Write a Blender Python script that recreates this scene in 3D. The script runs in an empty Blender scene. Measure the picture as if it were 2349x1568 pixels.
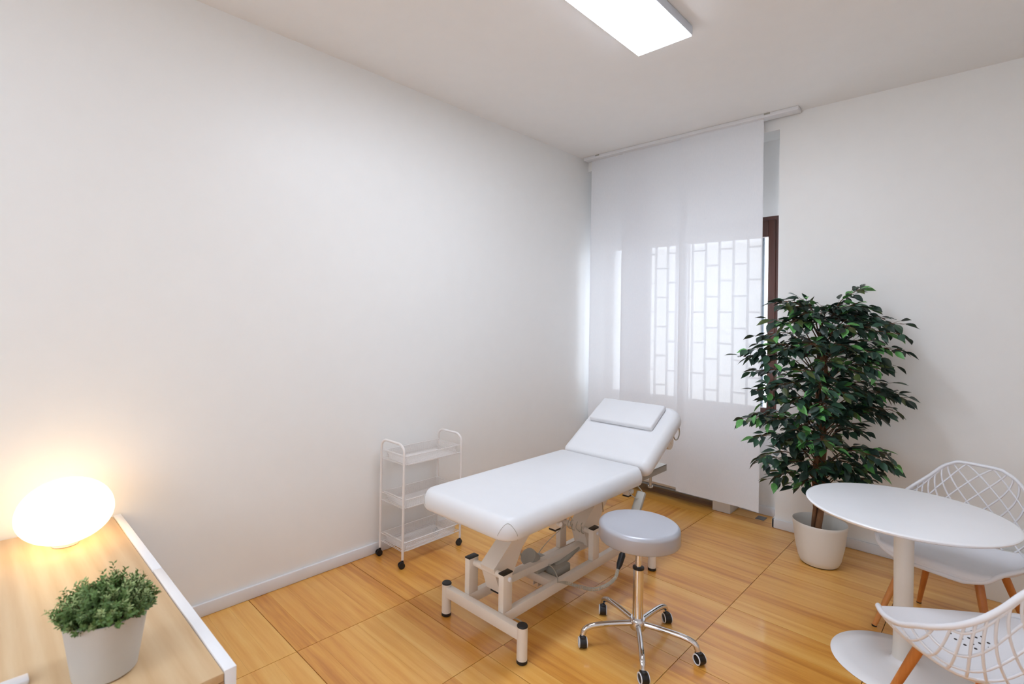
import bpy, bmesh, math, random
from mathutils import Vector, Matrix
random.seed(7)
C = bpy.context.scene.collection
scn = bpy.context.scene
PI = math.pi

# ------------------------------------------------------------------ camera
YAW, PITCH, ROLL = -0.7777, 0.0056, 0.0162
CAM = Vector((2.77618, -1.05806, 1.49476))
FPX = 1177.18
cy, sy = math.cos(YAW), math.sin(YAW); cp, sp = math.cos(PITCH), math.sin(PITCH)
fwd = Vector((sy*cp, cy*cp, sp)); r0 = Vector((cy, -sy, 0)); u0 = r0.cross(fwd)
c_, s_ = math.cos(ROLL), math.sin(ROLL)
rt = c_*r0 + s_*u0; up = -s_*r0 + c_*u0
cam = bpy.data.cameras.new('camera'); co = bpy.data.objects.new('camera', cam); C.objects.link(co)
m = Matrix(((rt.x, up.x, -fwd.x, CAM.x), (rt.y, up.y, -fwd.y, CAM.y), (rt.z, up.z, -fwd.z, CAM.z), (0, 0, 0, 1)))
co.matrix_world = m
cam.sensor_width = 36; cam.lens = FPX*36/2349
cam.shift_x = 58.67/2349; cam.shift_y = -60.49/2349
cam.clip_start = 0.02
cam.dof.use_dof = True; cam.dof.focus_distance = 3.2; cam.dof.aperture_fstop = 3.5
scn.camera = co

# ------------------------------------------------------------------ world, view
w = bpy.data.worlds.new('world'); scn.world = w; w.use_nodes = True
bg = w.node_tree.nodes['Background']; bg.inputs[0].default_value = (0.82, 0.91, 1.04, 1); bg.inputs[1].default_value = 2.7
scn.view_settings.view_transform = 'Standard'; scn.view_settings.look = 'None'
scn.view_settings.gamma = 1; scn.view_settings.use_curve_mapping = False
scn.view_settings.exposure = 0.80
LED_STRENGTH = 15.0
FILL_LED_STRENGTH = 6.0  # unseen rear panel, added to even out the room light
LED_COLOR = (0.86, 0.96, 1.12)
LAMP_STRENGTH = 2.1
LAMP_COLOR = (1.0, 0.68, 0.36)

# ------------------------------------------------------------------ materials
def srgb(r, g, b):
    f = lambda v: ((v/255)/12.92 if v/255 <= .04045 else (((v/255)+.055)/1.055)**2.4)
    return (f(r), f(g), f(b), 1)
def nmat(name):
    m = bpy.data.materials.new(name); m.use_nodes = True
    nt = m.node_tree; return m, nt, nt.nodes['Principled BSDF']
def add(nt, typ, **kw):
    n = nt.nodes.new(typ)
    for k, v in kw.items(): setattr(n, k, v)
    return n
def ramp(nt, stops):
    n = nt.nodes.new('ShaderNodeValToRGB'); e = n.color_ramp.elements
    e[0].position, e[0].color = stops[0]; e[1].position, e[1].color = stops[-1]
    for p, c in stops[1:-1]:
        x = e.new(p); x.color = c
    return n
def simple(name, col, rough=.5, metal=0., bump=0., bscale=60., var=.03, coat=0., spec=None, sheen=0.):
    m, nt, b = nmat(name); L = nt.links.new
    tc = add(nt, 'ShaderNodeTexCoord'); nz = add(nt, 'ShaderNodeTexNoise')
    nz.inputs['Scale'].default_value = 9; nz.inputs['Detail'].default_value = 5
    L(tc.outputs['Object'], nz.inputs['Vector'])
    lo = tuple(max(0, c*(1-var)) for c in col[:3])+(1,); hi = tuple(min(1, c*(1+var)) for c in col[:3])+(1,)
    rp = ramp(nt, [(.3, lo), (.7, hi)]); L(nz.outputs['Fac'], rp.inputs[0]); L(rp.outputs[0], b.inputs['Base Color'])
    b.inputs['Roughness'].default_value = rough; b.inputs['Metallic'].default_value = metal
    b.inputs['Coat Weight'].default_value = coat
    if spec is not None: b.inputs['Specular IOR Level'].default_value = spec
    if bump:
        n2 = add(nt, 'ShaderNodeTexNoise'); n2.inputs['Scale'].default_value = bscale; n2.inputs['Detail'].default_value = 3
        L(tc.outputs['Object'], n2.inputs['Vector'])
        bp = add(nt, 'ShaderNodeBump'); bp.inputs['Strength'].default_value = bump; bp.inputs['Distance'].default_value = .002
        L(n2.outputs['Fac'], bp.inputs['Height']); L(bp.outputs[0], b.inputs['Normal'])
    return m
def wood(name, stops, axis=0, scale=1., rough=.35, coat=.0, rings=.5, rnd=True, spread=.5):
    """stops: colours dark..light; grain runs along local axis"""
    m, nt, b = nmat(name); L = nt.links.new
    tc = add(nt, 'ShaderNodeTexCoord'); oi = add(nt, 'ShaderNodeObjectInfo')
    mp = add(nt, 'ShaderNodeMapping'); sc = [16*scale]*3; sc[axis] = 1.1*scale
    mp.inputs['Scale'].default_value = sc
    off = add(nt, 'ShaderNodeVectorMath', operation='SCALE'); cx = add(nt, 'ShaderNodeCombineXYZ')
    for i in range(3): L(oi.outputs['Random'], cx.inputs[i])
    L(cx.outputs[0], off.inputs[0]); off.inputs['Scale'].default_value = 37. if rnd else 0.
    ad = add(nt, 'ShaderNodeVectorMath', operation='ADD')
    L(tc.outputs['Object'], mp.inputs[0]); L(mp.outputs[0], ad.inputs[0]); L(off.outputs[0], ad.inputs[1])
    n1 = add(nt, 'ShaderNodeTexNoise'); n1.inputs['Scale'].default_value = 1.; n1.inputs['Detail'].default_value = 7; n1.inputs['Distortion'].default_value = .6
    L(ad.outputs[0], n1.inputs['Vector'])
    wv = add(nt, 'ShaderNodeTexWave', wave_type='RINGS'); wv.inputs['Scale'].default_value = .55; wv.inputs['Distortion'].default_value = 3.; wv.inputs['Detail'].default_value = 3; wv.inputs['Detail Scale'].default_value = .8
    L(ad.outputs[0], wv.inputs['Vector'])
    n3 = add(nt, 'ShaderNodeTexNoise'); n3.inputs['Scale'].default_value = 7.; n3.inputs['Detail'].default_value = 5
    L(ad.outputs[0], n3.inputs['Vector'])
    def mth(op, a, bv):
        n = add(nt, 'ShaderNodeMath', operation=op)
        for i, v in enumerate((a, bv)):
            if isinstance(v, (int, float)): n.inputs[i].default_value = v
            else: L(v, n.inputs[i])
        return n.outputs[0]
    v = mth('ADD', mth('MULTIPLY', n1.outputs['Fac'], .55), mth('MULTIPLY', wv.outputs['Fac'], rings*.35))
    v = mth('ADD', v, mth('MULTIPLY', n3.outputs['Fac'], .22))
    v = mth('ADD', v, mth('MULTIPLY', mth('SUBTRACT', oi.outputs['Random'], .5), spread if rnd else 0.))
    n = len(stops); rp = ramp(nt, [(.22+.5*i/(n-1), s) for i, s in enumerate(stops)])
    L(v, rp.inputs[0]); L(rp.outputs[0], b.inputs['Base Color'])
    b.inputs['Roughness'].default_value = rough; b.inputs['Coat Weight'].default_value = coat; b.inputs['Coat Roughness'].default_value = .12
    bp = add(nt, 'ShaderNodeBump'); bp.inputs['Strength'].default_value = .12; bp.inputs['Distance'].default_value = .001
    L(n3.outputs['Fac'], bp.inputs['Height']); L(bp.outputs[0], b.inputs['Normal'])
    return m
def emis(name, col, st):
    m = bpy.data.materials.new(name); m.use_nodes = True; nt = m.node_tree; nt.nodes.clear()
    e = nt.nodes.new('ShaderNodeEmission'); o = nt.nodes.new('ShaderNodeOutputMaterial')
    e.inputs[0].default_value = (*col, 1); e.inputs[1].default_value = st
    nt.links.new(e.outputs[0], o.inputs[0]); return m

M = {}
M['wall'] = simple('wall_paint', srgb(244, 243, 240), rough=.42, bump=.06, bscale=45, var=.006, spec=.45)
M['ceil'] = simple('ceiling_paint', srgb(245, 244, 242), rough=.8, bump=.05, bscale=60, var=.006)
M['trim'] = simple('white_trim', srgb(232, 231, 232), rough=.35, var=.01)
M['plank'] = wood('oak_plank', [srgb(204, 133, 52), srgb(224, 156, 68), srgb(233, 171, 82), srgb(240, 185, 98), srgb(245, 199, 118)], axis=0, rough=.30, coat=.45, rings=.2, spread=.24)
M['joint'] = simple('dark_joint', srgb(70, 42, 22), rough=.8)
M['top'] = wood('pale_ash_laminate', [srgb(204, 166, 120), srgb(216, 182, 138), srgb(224, 194, 152), srgb(230, 204, 166)], axis=0, scale=.8, rough=.4, rings=.5, rnd=False)
M['side'] = wood('ash_side_shaded', [srgb(150, 112, 76), srgb(176, 138, 98), srgb(196, 160, 118)], axis=2, scale=.8, rough=.45, rnd=False)  # same wood as the top, with the shade of the sides put into the colour
M['leg'] = wood('beech_leg', [srgb(186, 108, 48), srgb(212, 136, 68), srgb(226, 154, 86)], axis=2, scale=1.2, rough=.4, rings=.2, spread=.2)
M['brown'] = wood('dark_window_wood', [srgb(58, 30, 20), srgb(84, 46, 34), srgb(100, 58, 44)], axis=2, scale=1., rough=.4, rings=.2, rnd=False)
M['bark'] = simple('bark', srgb(126, 88, 60), rough=.9, bump=.8, bscale=40, var=.5)
M['branch'] = simple('brown_twig', srgb(96, 66, 40), rough=.8, var=.3)
M['leather'] = simple('white_vinyl', srgb(230, 230, 232), rough=.38, bump=.06, bscale=300, var=.008)
M['frame'] = simple('cream_powder_coat', srgb(238, 228, 216), rough=.42, bump=.1, bscale=400, var=.015)
M['black'] = simple('black_plastic', srgb(26, 26, 28), rough=.45, var=.1)
M['grey'] = simple('grey_plastic', srgb(170, 166, 156), rough=.5, var=.03)
M['steel'] = simple('brushed_steel', srgb(190, 186, 178), rough=.3, metal=.9)
M['chrome'] = simple('chrome', srgb(225, 225, 228), rough=.06, metal=1., var=.0)
M['silver'] = simple('silver_vinyl', srgb(186, 187, 194), rough=.38, metal=.25, bump=.08, bscale=260, var=.01, coat=.2)
M['white'] = simple('white_plastic', srgb(236, 236, 240), rough=.35, var=.01)
M['lacquer'] = simple('white_lacquer', srgb(249, 249, 251), rough=.22, var=.006)
M['wire'] = simple('white_wire', srgb(238, 232, 228), rough=.4, var=.01)
M['cable'] = simple('beige_cable', srgb(196, 188, 170), rough=.5, var=.03)
M['pot'] = simple('white_pot', srgb(236, 233, 226), rough=.5, var=.012)
M['pot2'] = simple('grey_white_pot', srgb(206, 202, 196), rough=.42, var=.02)
M['radiator'] = simple('radiator_enamel', srgb(228, 226, 222), rough=.4, var=.01)
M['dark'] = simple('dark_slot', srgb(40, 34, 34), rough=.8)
M['soil'] = simple('dark_soil', srgb(60, 44, 32), rough=.95, bump=.9, bscale=60, var=.4)
M['plate'] = simple('grey_metal_plate', srgb(140, 142, 144), rough=.35, metal=.6)
M['iron'] = simple('grey_painted_iron', srgb(120, 134, 146), rough=.5)
M['led_side'] = simple('led_frame', srgb(222, 230, 242), rough=.4)
M['led'] = emis('led_panel_light', LED_COLOR, LED_STRENGTH)
M['fill_led'] = emis('added_fill_panel_light', LED_COLOR, FILL_LED_STRENGTH)
M['lampglass'] = emis('lamp_glass_light', LAMP_COLOR, LAMP_STRENGTH)
M['facade'] = simple('pale_facade', srgb(225, 222, 214), rough=.9, bump=.3, bscale=20)
M['leaf_dark'] = simple('leaf_dark', srgb(40, 60, 50), rough=.42, var=.35)
M['leaf_mid'] = simple('leaf_mid', srgb(50, 82, 62), rough=.42, var=.3)
M['leaf_light'] = simple('leaf_light', srgb(100, 164, 88), rough=.45, var=.2)
M['leaf_olive'] = simple('leaf_olive', srgb(72, 84, 40), rough=.45, var=.25)
M['shrub'] = simple('shrub_green', srgb(92, 122, 60), rough=.6, var=.3)
M['shrub2'] = simple('shrub_pale_green', srgb(160, 180, 118), rough=.6, var=.2)

# window glass
m, nt, b = nmat('window_glass'); nt.nodes.remove(b)
tr = add(nt, 'ShaderNodeBsdfTransparent'); gl = add(nt, 'ShaderNodeBsdfGlossy'); gl.inputs['Roughness'].default_value = .02
mx = add(nt, 'ShaderNodeMixShader'); mx.inputs[0].default_value = .06
nt.links.new(tr.outputs[0], mx.inputs[1]); nt.links.new(gl.outputs[0], mx.inputs[2]); nt.links.new(mx.outputs[0], nt.nodes['Material Output'].inputs[0])
M['glass'] = m
# sheer curtain fabric
m, nt, b = nmat('sheer_fabric'); L = nt.links.new; nt.nodes.remove(b)
tr = add(nt, 'ShaderNodeBsdfTransparent'); tl = add(nt, 'ShaderNodeBsdfTranslucent'); df = add(nt, 'ShaderNodeBsdfDiffuse')
tc = add(nt, 'ShaderNodeTexCoord'); mp = add(nt, 'ShaderNodeMapping'); mp.inputs['Scale'].default_value = (900, 900, 40)
nz = add(nt, 'ShaderNodeTexNoise'); nz.inputs['Scale'].default_value = 1; L(tc.outputs['Object'], mp.inputs[0]); L(mp.outputs[0], nz.inputs['Vector'])
rp = ramp(nt, [(.3, srgb(246, 247, 250)), (.7, srgb(252, 252, 254))]); L(nz.outputs['Fac'], rp.inputs[0])
L(rp.outputs[0], tl.inputs[0]); L(rp.outputs[0], df.inputs[0])
m1 = add(nt, 'ShaderNodeMixShader'); m1.inputs[0].default_value = .80; L(tl.outputs[0], m1.inputs[1]); L(df.outputs[0], m1.inputs[2])
m2 = add(nt, 'ShaderNodeMixShader'); m2.inputs[0].default_value = .925; L(tr.outputs[0], m2.inputs[1]); L(m1.outputs[0], m2.inputs[2])
L(m2.outputs[0], nt.nodes['Material Output'].inputs[0]); M['sheer'] = m

# ------------------------------------------------------------------ mesh helpers
class MB:
    def __init__(s): s.bm = bmesh.new()
    def box(s, a, b, R=None, bevel=0.):
        a = Vector(a); b = Vector(b); c = (a+b)/2; d = b-a
        r = bmesh.ops.create_cube(s.bm, size=1)
        vs = r['verts']
        bmesh.ops.scale(s.bm, vec=[abs(x) for x in d], verts=vs)
        if bevel > 0:
            es = list({e for v in vs for e in v.link_edges})
            rr = bmesh.ops.bevel(s.bm, geom=es, offset=bevel, segments=2, affect='EDGES', profile=.5)
            vs = list({v for f in rr['faces'] for v in f.verts} | {v for v in vs if v.is_valid})
        if R is not None: bmesh.ops.transform(s.bm, matrix=R, verts=vs)
        bmesh.ops.translate(s.bm, vec=c, verts=vs); return vs
    def tube(s, pts, rad, n=10, closed=False, caps=True, flat=1., upv=None):
        P = [Vector(p) for p in pts]; N = len(P)
        rs = rad if isinstance(rad, (list, tuple)) else [rad]*N
        rings = []; T0 = None; X = None
        for i in range(N):
            if closed: T = (P[(i+1) % N]-P[i-1]).normalized()
            elif i == 0: T = (P[1]-P[0]).normalized()
            elif i == N-1: T = (P[-1]-P[-2]).normalized()
            else: T = ((P[i+1]-P[i]).normalized()+(P[i]-P[i-1]).normalized()).normalized()
            if X is None:
                ref = upv if upv is not None else (Vector((0, 0, 1)) if abs(T.z) < .9 else Vector((1, 0, 0)))
                X = T.cross(ref).normalized()
            else:
                X = (X-T*X.dot(T)); X = X.normalized() if X.length > 1e-8 else T.orthogonal().normalized()
            Y = T.cross(X)
            rings.append([s.bm.verts.new(P[i]+rs[i]*(math.cos(a)*X+flat*math.sin(a)*Y)) for a in [2*PI*k/n for k in range(n)]])
        M_ = N if closed else N-1
        for i in range(M_):
            A, B = rings[i], rings[(i+1) % N]
            for k in range(n): s.bm.faces.new((A[k], A[(k+1) % n], B[(k+1) % n], B[k]))
        if caps and not closed:
            s.bm.faces.new(rings[0][::-1]); s.bm.faces.new(rings[-1])
    def lathe(s, prof, c=(0, 0, 0), n=40, sx=1., syy=1.):
        c = Vector(c); rings = []
        for r, z in prof:
            if r < 1e-6: rings.append([s.bm.verts.new(c+Vector((0, 0, z)))])
            else: rings.append([s.bm.verts.new(c+Vector((sx*r*math.cos(2*PI*k/n), syy*r*math.sin(2*PI*k/n), z))) for k in range(n)])
        for A, B in zip(rings, rings[1:]):
            for k in range(n):
                k2 = (k+1) % n
                if len(A) == 1 and len(B) == 1: continue
                if len(A) == 1: s.bm.faces.new((A[0], B[k2], B[k]))
                elif len(B) == 1: s.bm.faces.new((A[k], A[k2], B[0]))
                else: s.bm.faces.new((A[k], A[k2], B[k2], B[k]))
    def prism(s, poly, a, b, axis=0):
        def mk(t):
            out = []
            for p, q in poly:
                v = [0, 0, 0]; o = [i for i in range(3) if i != axis]; v[axis] = t; v[o[0]] = p; v[o[1]] = q
                out.append(s.bm.verts.new(v))
            return out
        A, B = mk(a), mk(b); n = len(poly)
        s.bm.faces.new(A[::-1]); s.bm.faces.new(B)
        for k in range(n): s.bm.faces.new((A[k], A[(k+1) % n], B[(k+1) % n], B[k]))
    def xf(s, mat): bmesh.ops.transform(s.bm, matrix=mat, verts=s.bm.verts[:]); return s
    def build(s, name, mat, parent=None, smooth=True, angle=35, loc=None, kind=None, label=None):
        bmesh.ops.recalc_face_normals(s.bm, faces=s.bm.faces[:])
        me = bpy.data.meshes.new(name)
        if loc is not None:
            bmesh.ops.translate(s.bm, vec=-Vector(loc), verts=s.bm.verts[:])
        s.bm.to_mesh(me); s.bm.free()
        mats = mat if isinstance(mat, list) else [mat]
        for q in mats: me.materials.append(q)
        if smooth:
            me.polygons.foreach_set('use_smooth', [True]*len(me.polygons))
            try: me.set_sharp_from_angle(angle=math.radians(angle))
            except Exception: pass
        o = bpy.data.objects.new(name, me); C.objects.link(o)
        if loc is not None: o.location = loc
        if parent is not None: o.parent = parent
        if kind: o['kind'] = kind
        if label: o['label'] = label
        return o
def cyl(mb, a, b, r, r2=None, n=20): mb.tube([a, b], [r, r if r2 is None else r2], n=n)
def thing(name, label, cat, loc=(0, 0, 0), rz=0, group=None):
    o = bpy.data.objects.new(name, None); C.objects.link(o); o.empty_display_size = .05
    o.location = loc; o.rotation_euler = (0, 0, rz); o['label'] = label; o['category'] = cat
    if group: o['group'] = group
    return o
def tag(o, label, cat, group=None):
    o['label'] = label; o['category'] = cat
    if group: o['group'] = group
    return o
def struct(o, label):
    o['kind'] = 'structure'; o['label'] = label; return o
def dup_tree(o, parent=None):
    c = o.copy(); C.objects.link(c)
    if parent is not None: c.parent = parent
    for ch in list(o.children): dup_tree(ch, c)
    return c
def catmull(P, n=8, closed=False):
    P = [Vector(p) for p in P]; out = []; N = len(P)
    rng = range(N if closed else N-1)
    for i in rng:
        p0 = P[i-1] if (closed or i > 0) else P[0]*2-P[1]; p1 = P[i]; p2 = P[(i+1) % N]
        p3 = P[(i+2) % N] if (closed or i+2 < N) else P[-1]*2-P[-2]
        for k in range(n):
            t = k/n
            out.append(.5*((2*p1)+(p2-p0)*t+(2*p0-5*p1+4*p2-p3)*t*t+(3*p1-p0-3*p2+p3)*t**3))
    if not closed: out.append(P[-1])
    return out

# ------------------------------------------------------------------ room shell
H = 3.022; WF = 3.127; WR = 3.35; NX = 1.655; XR = 3.9; YB = -3.2; NZ = 2.92
b = MB(); b.box((-.25, YB-.2, -.25), (XR+.2, WR+.3, -.014))
floor = struct(b.build('floor', M['joint'], smooth=False), 'wooden parquet floor of square panels')
S = .6; A0 = .9741*S; ROT = -.0102
c_r, s_r = math.cos(ROT), math.sin(ROT)
def cell(a, bb):   # grid corner in metres
    x = (a-1)*S; y = bb*S; return Vector((A0+c_r*x-s_r*y, s_r*x+c_r*y, 0))
NP = 6
def plank_mesh(L_, W_, axis):
    b = MB()
    if axis == 0: b.box((-L_/2, -W_/2, -.008), (L_/2, W_/2, 0))
    else: b.box((-W_/2, -L_/2, -.008), (W_/2, L_/2, 0))
    bmesh.ops.recalc_face_normals(b.bm, faces=b.bm.faces[:])
    me = bpy.data.meshes.new('plank'); b.bm.to_mesh(me); b.bm.free(); me.materials.append(M['plank']); return me
GAP = .0028; PW = (S-GAP)/NP
pm0 = plank_mesh(S-GAP, PW-.0005, 0)
bpan = MB(); bpan.box((-S/2+.001, -S/2+.001, -.014), (S/2-.001, S/2-.001, -.0082)); bmesh.ops.recalc_face_normals(bpan.bm, faces=bpan.bm.faces[:])
pme = bpy.data.meshes.new('parquet_panel'); bpan.bm.to_mesh(pme); bpan.bm.free(); pme.materials.append(M['joint'])
turned = {(1, 4), (0, 5), (2, -2)}
for a in range(0, 7):
    for bb in range(-4, 6):
        if a <= 4 and bb >= -1: pass
        cc = (cell(a, bb)+cell(a+1, bb+1))/2
        vis = (a <= 4 and bb >= 0)
        pan = bpy.data.objects.new('parquet_panel', pme); C.objects.link(pan); pan.parent = floor
        tr_ = (a, bb) in turned
        pan.location = cc; pan.rotation_euler = (0, 0, ROT+(PI/2 if tr_ else 0))
        if vis:
            for k in range(NP):
                o = bpy.data.objects.new('plank', pm0); C.objects.link(o); o.parent = pan
                o.location = (0, -S/2+GAP/2+PW*(k+.5), random.uniform(-.0003, 0))
                if random.random() < .5: o.rotation_euler = (0, 0, PI)
        else:
            b = MB()
            for k in range(NP):
                y = -S/2+GAP/2+PW*(k+.5); b.box((-S/2+GAP/2, y-PW/2+.0002, -.008), (S/2-GAP/2, y+PW/2-.0002, 0))
            o = b.build('plank', M['plank'], pan, smooth=False, kind='stuff')

b = MB(); b.box((-.25, YB-.2, H), (XR+.2, WR+.3, H+.15)); struct(b.build('ceiling', M['ceil'], smooth=False), 'plain white ceiling')
b = MB(); b.box((-.25, YB, -.014), (0, WR+.27, H)); struct(b.build('wall_left', M['wall'], smooth=False), 'long plain white wall behind the treatment bed')
b = MB(); b.box((XR, YB, -.014), (XR+.2, WR+.27, H)); struct(b.build('wall_right', M['wall'], smooth=False), 'plain white wall to the right')
BW = (.9, 3.3, .9, 2.5)  # opening for the added fill window
b = MB()
b.box((0, YB-.2, -.014), (BW[0], YB, H)); b.box((BW[1], YB-.2, -.014), (XR, YB, H)); b.box((BW[0], YB-.2, -.014), (BW[1], YB, BW[2])); b.box((BW[0], YB-.2, BW[3]), (BW[1], YB, H)); struct(b.build('wall_back', M['wall'], smooth=False), 'plain white wall behind the viewer')
# front wall with recess: right pier, lintel, recess back wall with window hole
WX0, WX1, WZ0, WZ1 = .06, 1.605, .705, 2.33
b = MB()
b.box((NX, WF, -.014), (XR, WR+.25, H))
b.box((0, WF, NZ), (NX, WR, H))
b.box((0, WR, -.014), (WX0, WR+.25, H)); b.box((WX1, WR, -.014), (NX, WR+.25, H))
b.box((WX0, WR, -.014), (WX1, WR+.25, WZ0)); b.box((WX0, WR, WZ1), (WX1, WR+.25, H))
struct(b.build('wall_front', M['wall'], smooth=False), 'white wall with a deep window recess')
# baseboards
BH, BT = .066, .016
def base(name, segs, label):
    b = MB()
    for (x0, y0, x1, y1) in segs: b.box((x0, y0, 0.0005), (x1, y1, BH), bevel=.004)
    struct(b.build(name, M['trim'], angle=40), label)
base('baseboard_left', [(0, -.555, BT, WR)], 'white baseboard along the long wall')
base('baseboard_front', [(NX-BT, WF-BT, XR, WF), (NX-BT, WF-BT, NX, WR)], 'white baseboard on the wall beside the ficus')
base('baseboard_recess', [(1.36, WR-BT, NX-BT, WR)], 'white baseboard inside the window recess')
# window
b = MB()
fw = .035
b.box((WX0, WR+.005, WZ0), (WX0+fw, WR+.075, WZ1)); b.box((WX1-fw, WR+.005, WZ0), (WX1, WR+.075, WZ1))
b.box((WX0+fw, WR+.005, WZ1-fw), (WX1-fw, WR+.075, WZ1)); b.box((WX0+fw, WR+.005, WZ0), (WX1-fw, WR+.075, WZ0+fw))
win = struct(b.build('window_1', M['brown'], smooth=False), 'dark brown wooden casement window with two sashes')
mid = (WX0+WX1)/2
for (x0, x1) in ((WX0+.028, mid-.004), (mid+.004, WX1-.028)):
    b = MB(); z0, z1 = WZ0+.03, WZ1-.03; q = .052; qt = .128; qb = .095; y0, y1 = WR-.005, WR+.05
    b.box((x0, y0, z0), (x0+q, y1, z1), bevel=.004); b.box((x1-q, y0, z0), (x1, y1, z1), bevel=.004)
    b.box((x0+q, y0, z1-qt), (x1-q, y1, z1), bevel=.004); b.box((x0+q, y0, z0), (x1-q, y1, z0+qb), bevel=.004)
    sash = b.build('sash', M['brown'], win, angle=30)
    b = MB(); b.box((x0+q-.005, WR+.018, z0+qb-.005), (x1-q+.005, WR+.024, z1-qt+.005)); b.build('pane', M['glass'], sash, smooth=False)
b = MB(); b.box((WX0-.03, WR-.03, WZ0-.03), (WX1+.012, WR+.02, WZ0-.002), bevel=.004); b.build('window_sill', M['pot2'], win)
b = MB(); b.box((mid-.012, WR-.03, 1.38), (mid+.012, WR-.008, 1.44), bevel=.003); cyl(b, (mid, WR-.035, 1.42), (mid, WR-.035, 1.31), .009); b.build('handle', M['steel'], win)
# unseen window behind the viewer, added to let in sky light as fill
b = MB()
for (xa, xb) in ((BW[0], BW[0]+.06), (BW[1]-.06, BW[1]), ((BW[0]+BW[1])/2-.04, (BW[0]+BW[1])/2+.04)): b.box((xa, YB-.12, BW[2]), (xb, YB-.05, BW[3]))
b.box((BW[0], YB-.12, BW[2]), (BW[1], YB-.05, BW[2]+.06)); b.box((BW[0], YB-.12, BW[3]-.06), (BW[1], YB-.05, BW[3]))
fill_win = struct(b.build('added_fill_window', M['brown'], smooth=False), 'unseen window behind the viewer, added for fill light')
b = MB(); b.box((BW[0]+.05, YB-.09, BW[2]+.05), (BW[1]-.05, YB-.084, BW[3]-.05)); b.build('pane', M['glass'], fill_win, smooth=False)
# security grille outside
b = MB(); gy = WR+.20; x = WX0-.0
bx = [1.315-.117*k for k in range(-1, 12)]
for k, xx in enumerate(bx):
    if WX0 < xx < WX1: b.box((xx-.009, gy-.007, WZ0), (xx+.009, gy+.007, WZ1-.09))
for k in range(len(bx)-1):
    x1, x0 = bx[k], bx[k+1]
    if x0 < WX0 or x1 > WX1: continue
    off = .0 if k % 2 else .137
    z = 2.13-.0+off-.137
    while z > WZ0:
        b.box((x0+.009, gy-.006, z-.008), (x1-.009, gy+.006, z+.008)); z -= .2735
b.box((WX0, gy-.012, WZ1-.11), (WX1, gy+.012, WZ1-.08)); b.box((WX0, gy-.012, WZ0), (WX1, gy+.012, WZ0+.03))
b.box((bx[0]+.117-.012, gy-.012, WZ0), (bx[0]+.117+.012, gy+.012, WZ1-.09)) if bx[0]+.117 < WX1 else None
tag(b.build('security_grille', M['iron'], smooth=False), 'grey iron security grille with staggered bars outside the window', 'grille')
# pale neighbouring building outside
b = MB(); b.box((-5, 8.5, -3), (1.0, 9.2, 2.9)); 
tag(b.build('neighbouring_building', M['facade'], smooth=False), 'pale building seen faintly through the sheer curtain', 'building')

# ceiling LED panel
z0 = 2.968
t = thing('ceiling_light', 'long rectangular white LED panel light on the ceiling', 'ceiling light', (1.51, .95, H))
b = MB(); b.box((1.358, .352, z0+.003), (1.666, 1.556, H-.001), bevel=.006); b.build('frame', M['led_side'], t, loc=(0, 0, 0)).matrix_parent_inverse = Matrix.Translation((-1.51, -.95, -H))
b = MB(); b.box((1.364, .358, z0), (1.660, 1.550, z0+.0035)); b.build('diffuser', M['led'], t, smooth=False, loc=(0, 0, 0)).matrix_parent_inverse = Matrix.Translation((-1.51, -.95, -H))

t = thing('ceiling_light', 'unseen LED panel behind the viewer, added as fill light', 'ceiling light', (1.51, -1.75, H))  # added fill panel, out of view, brightens the whole room
b = MB(); b.box((1.358, -2.352, z0+.003), (1.666, -1.148, H-.001), bevel=.006); b.build('frame', M['led_side'], t, loc=(0, 0, 0)).matrix_parent_inverse = Matrix.Translation((-1.51, 1.75, -H))
b = MB(); b.box((1.364, -2.346, z0), (1.660, -1.154, z0+.0035)); b.build('diffuser', M['fill_led'], t, smooth=False, loc=(0, 0, 0)).matrix_parent_inverse = Matrix.Translation((-1.51, 1.75, -H))

# helper: world-space part parented to an empty at loc
def wp(mb, name, mat, par, **kw):
    o = mb.build(name, mat, None, **kw)
    q = par; T = Matrix.Identity(4)
    chain = []
    while q is not None: chain.append(q); q = q.parent
    for q in reversed(chain): T = T @ q.matrix_parent_inverse @ (Matrix.Translation(q.location) @ q.rotation_euler.to_matrix().to_4x4())
    o.parent = par; o.matrix_parent_inverse = T.inverted(); return o

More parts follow.
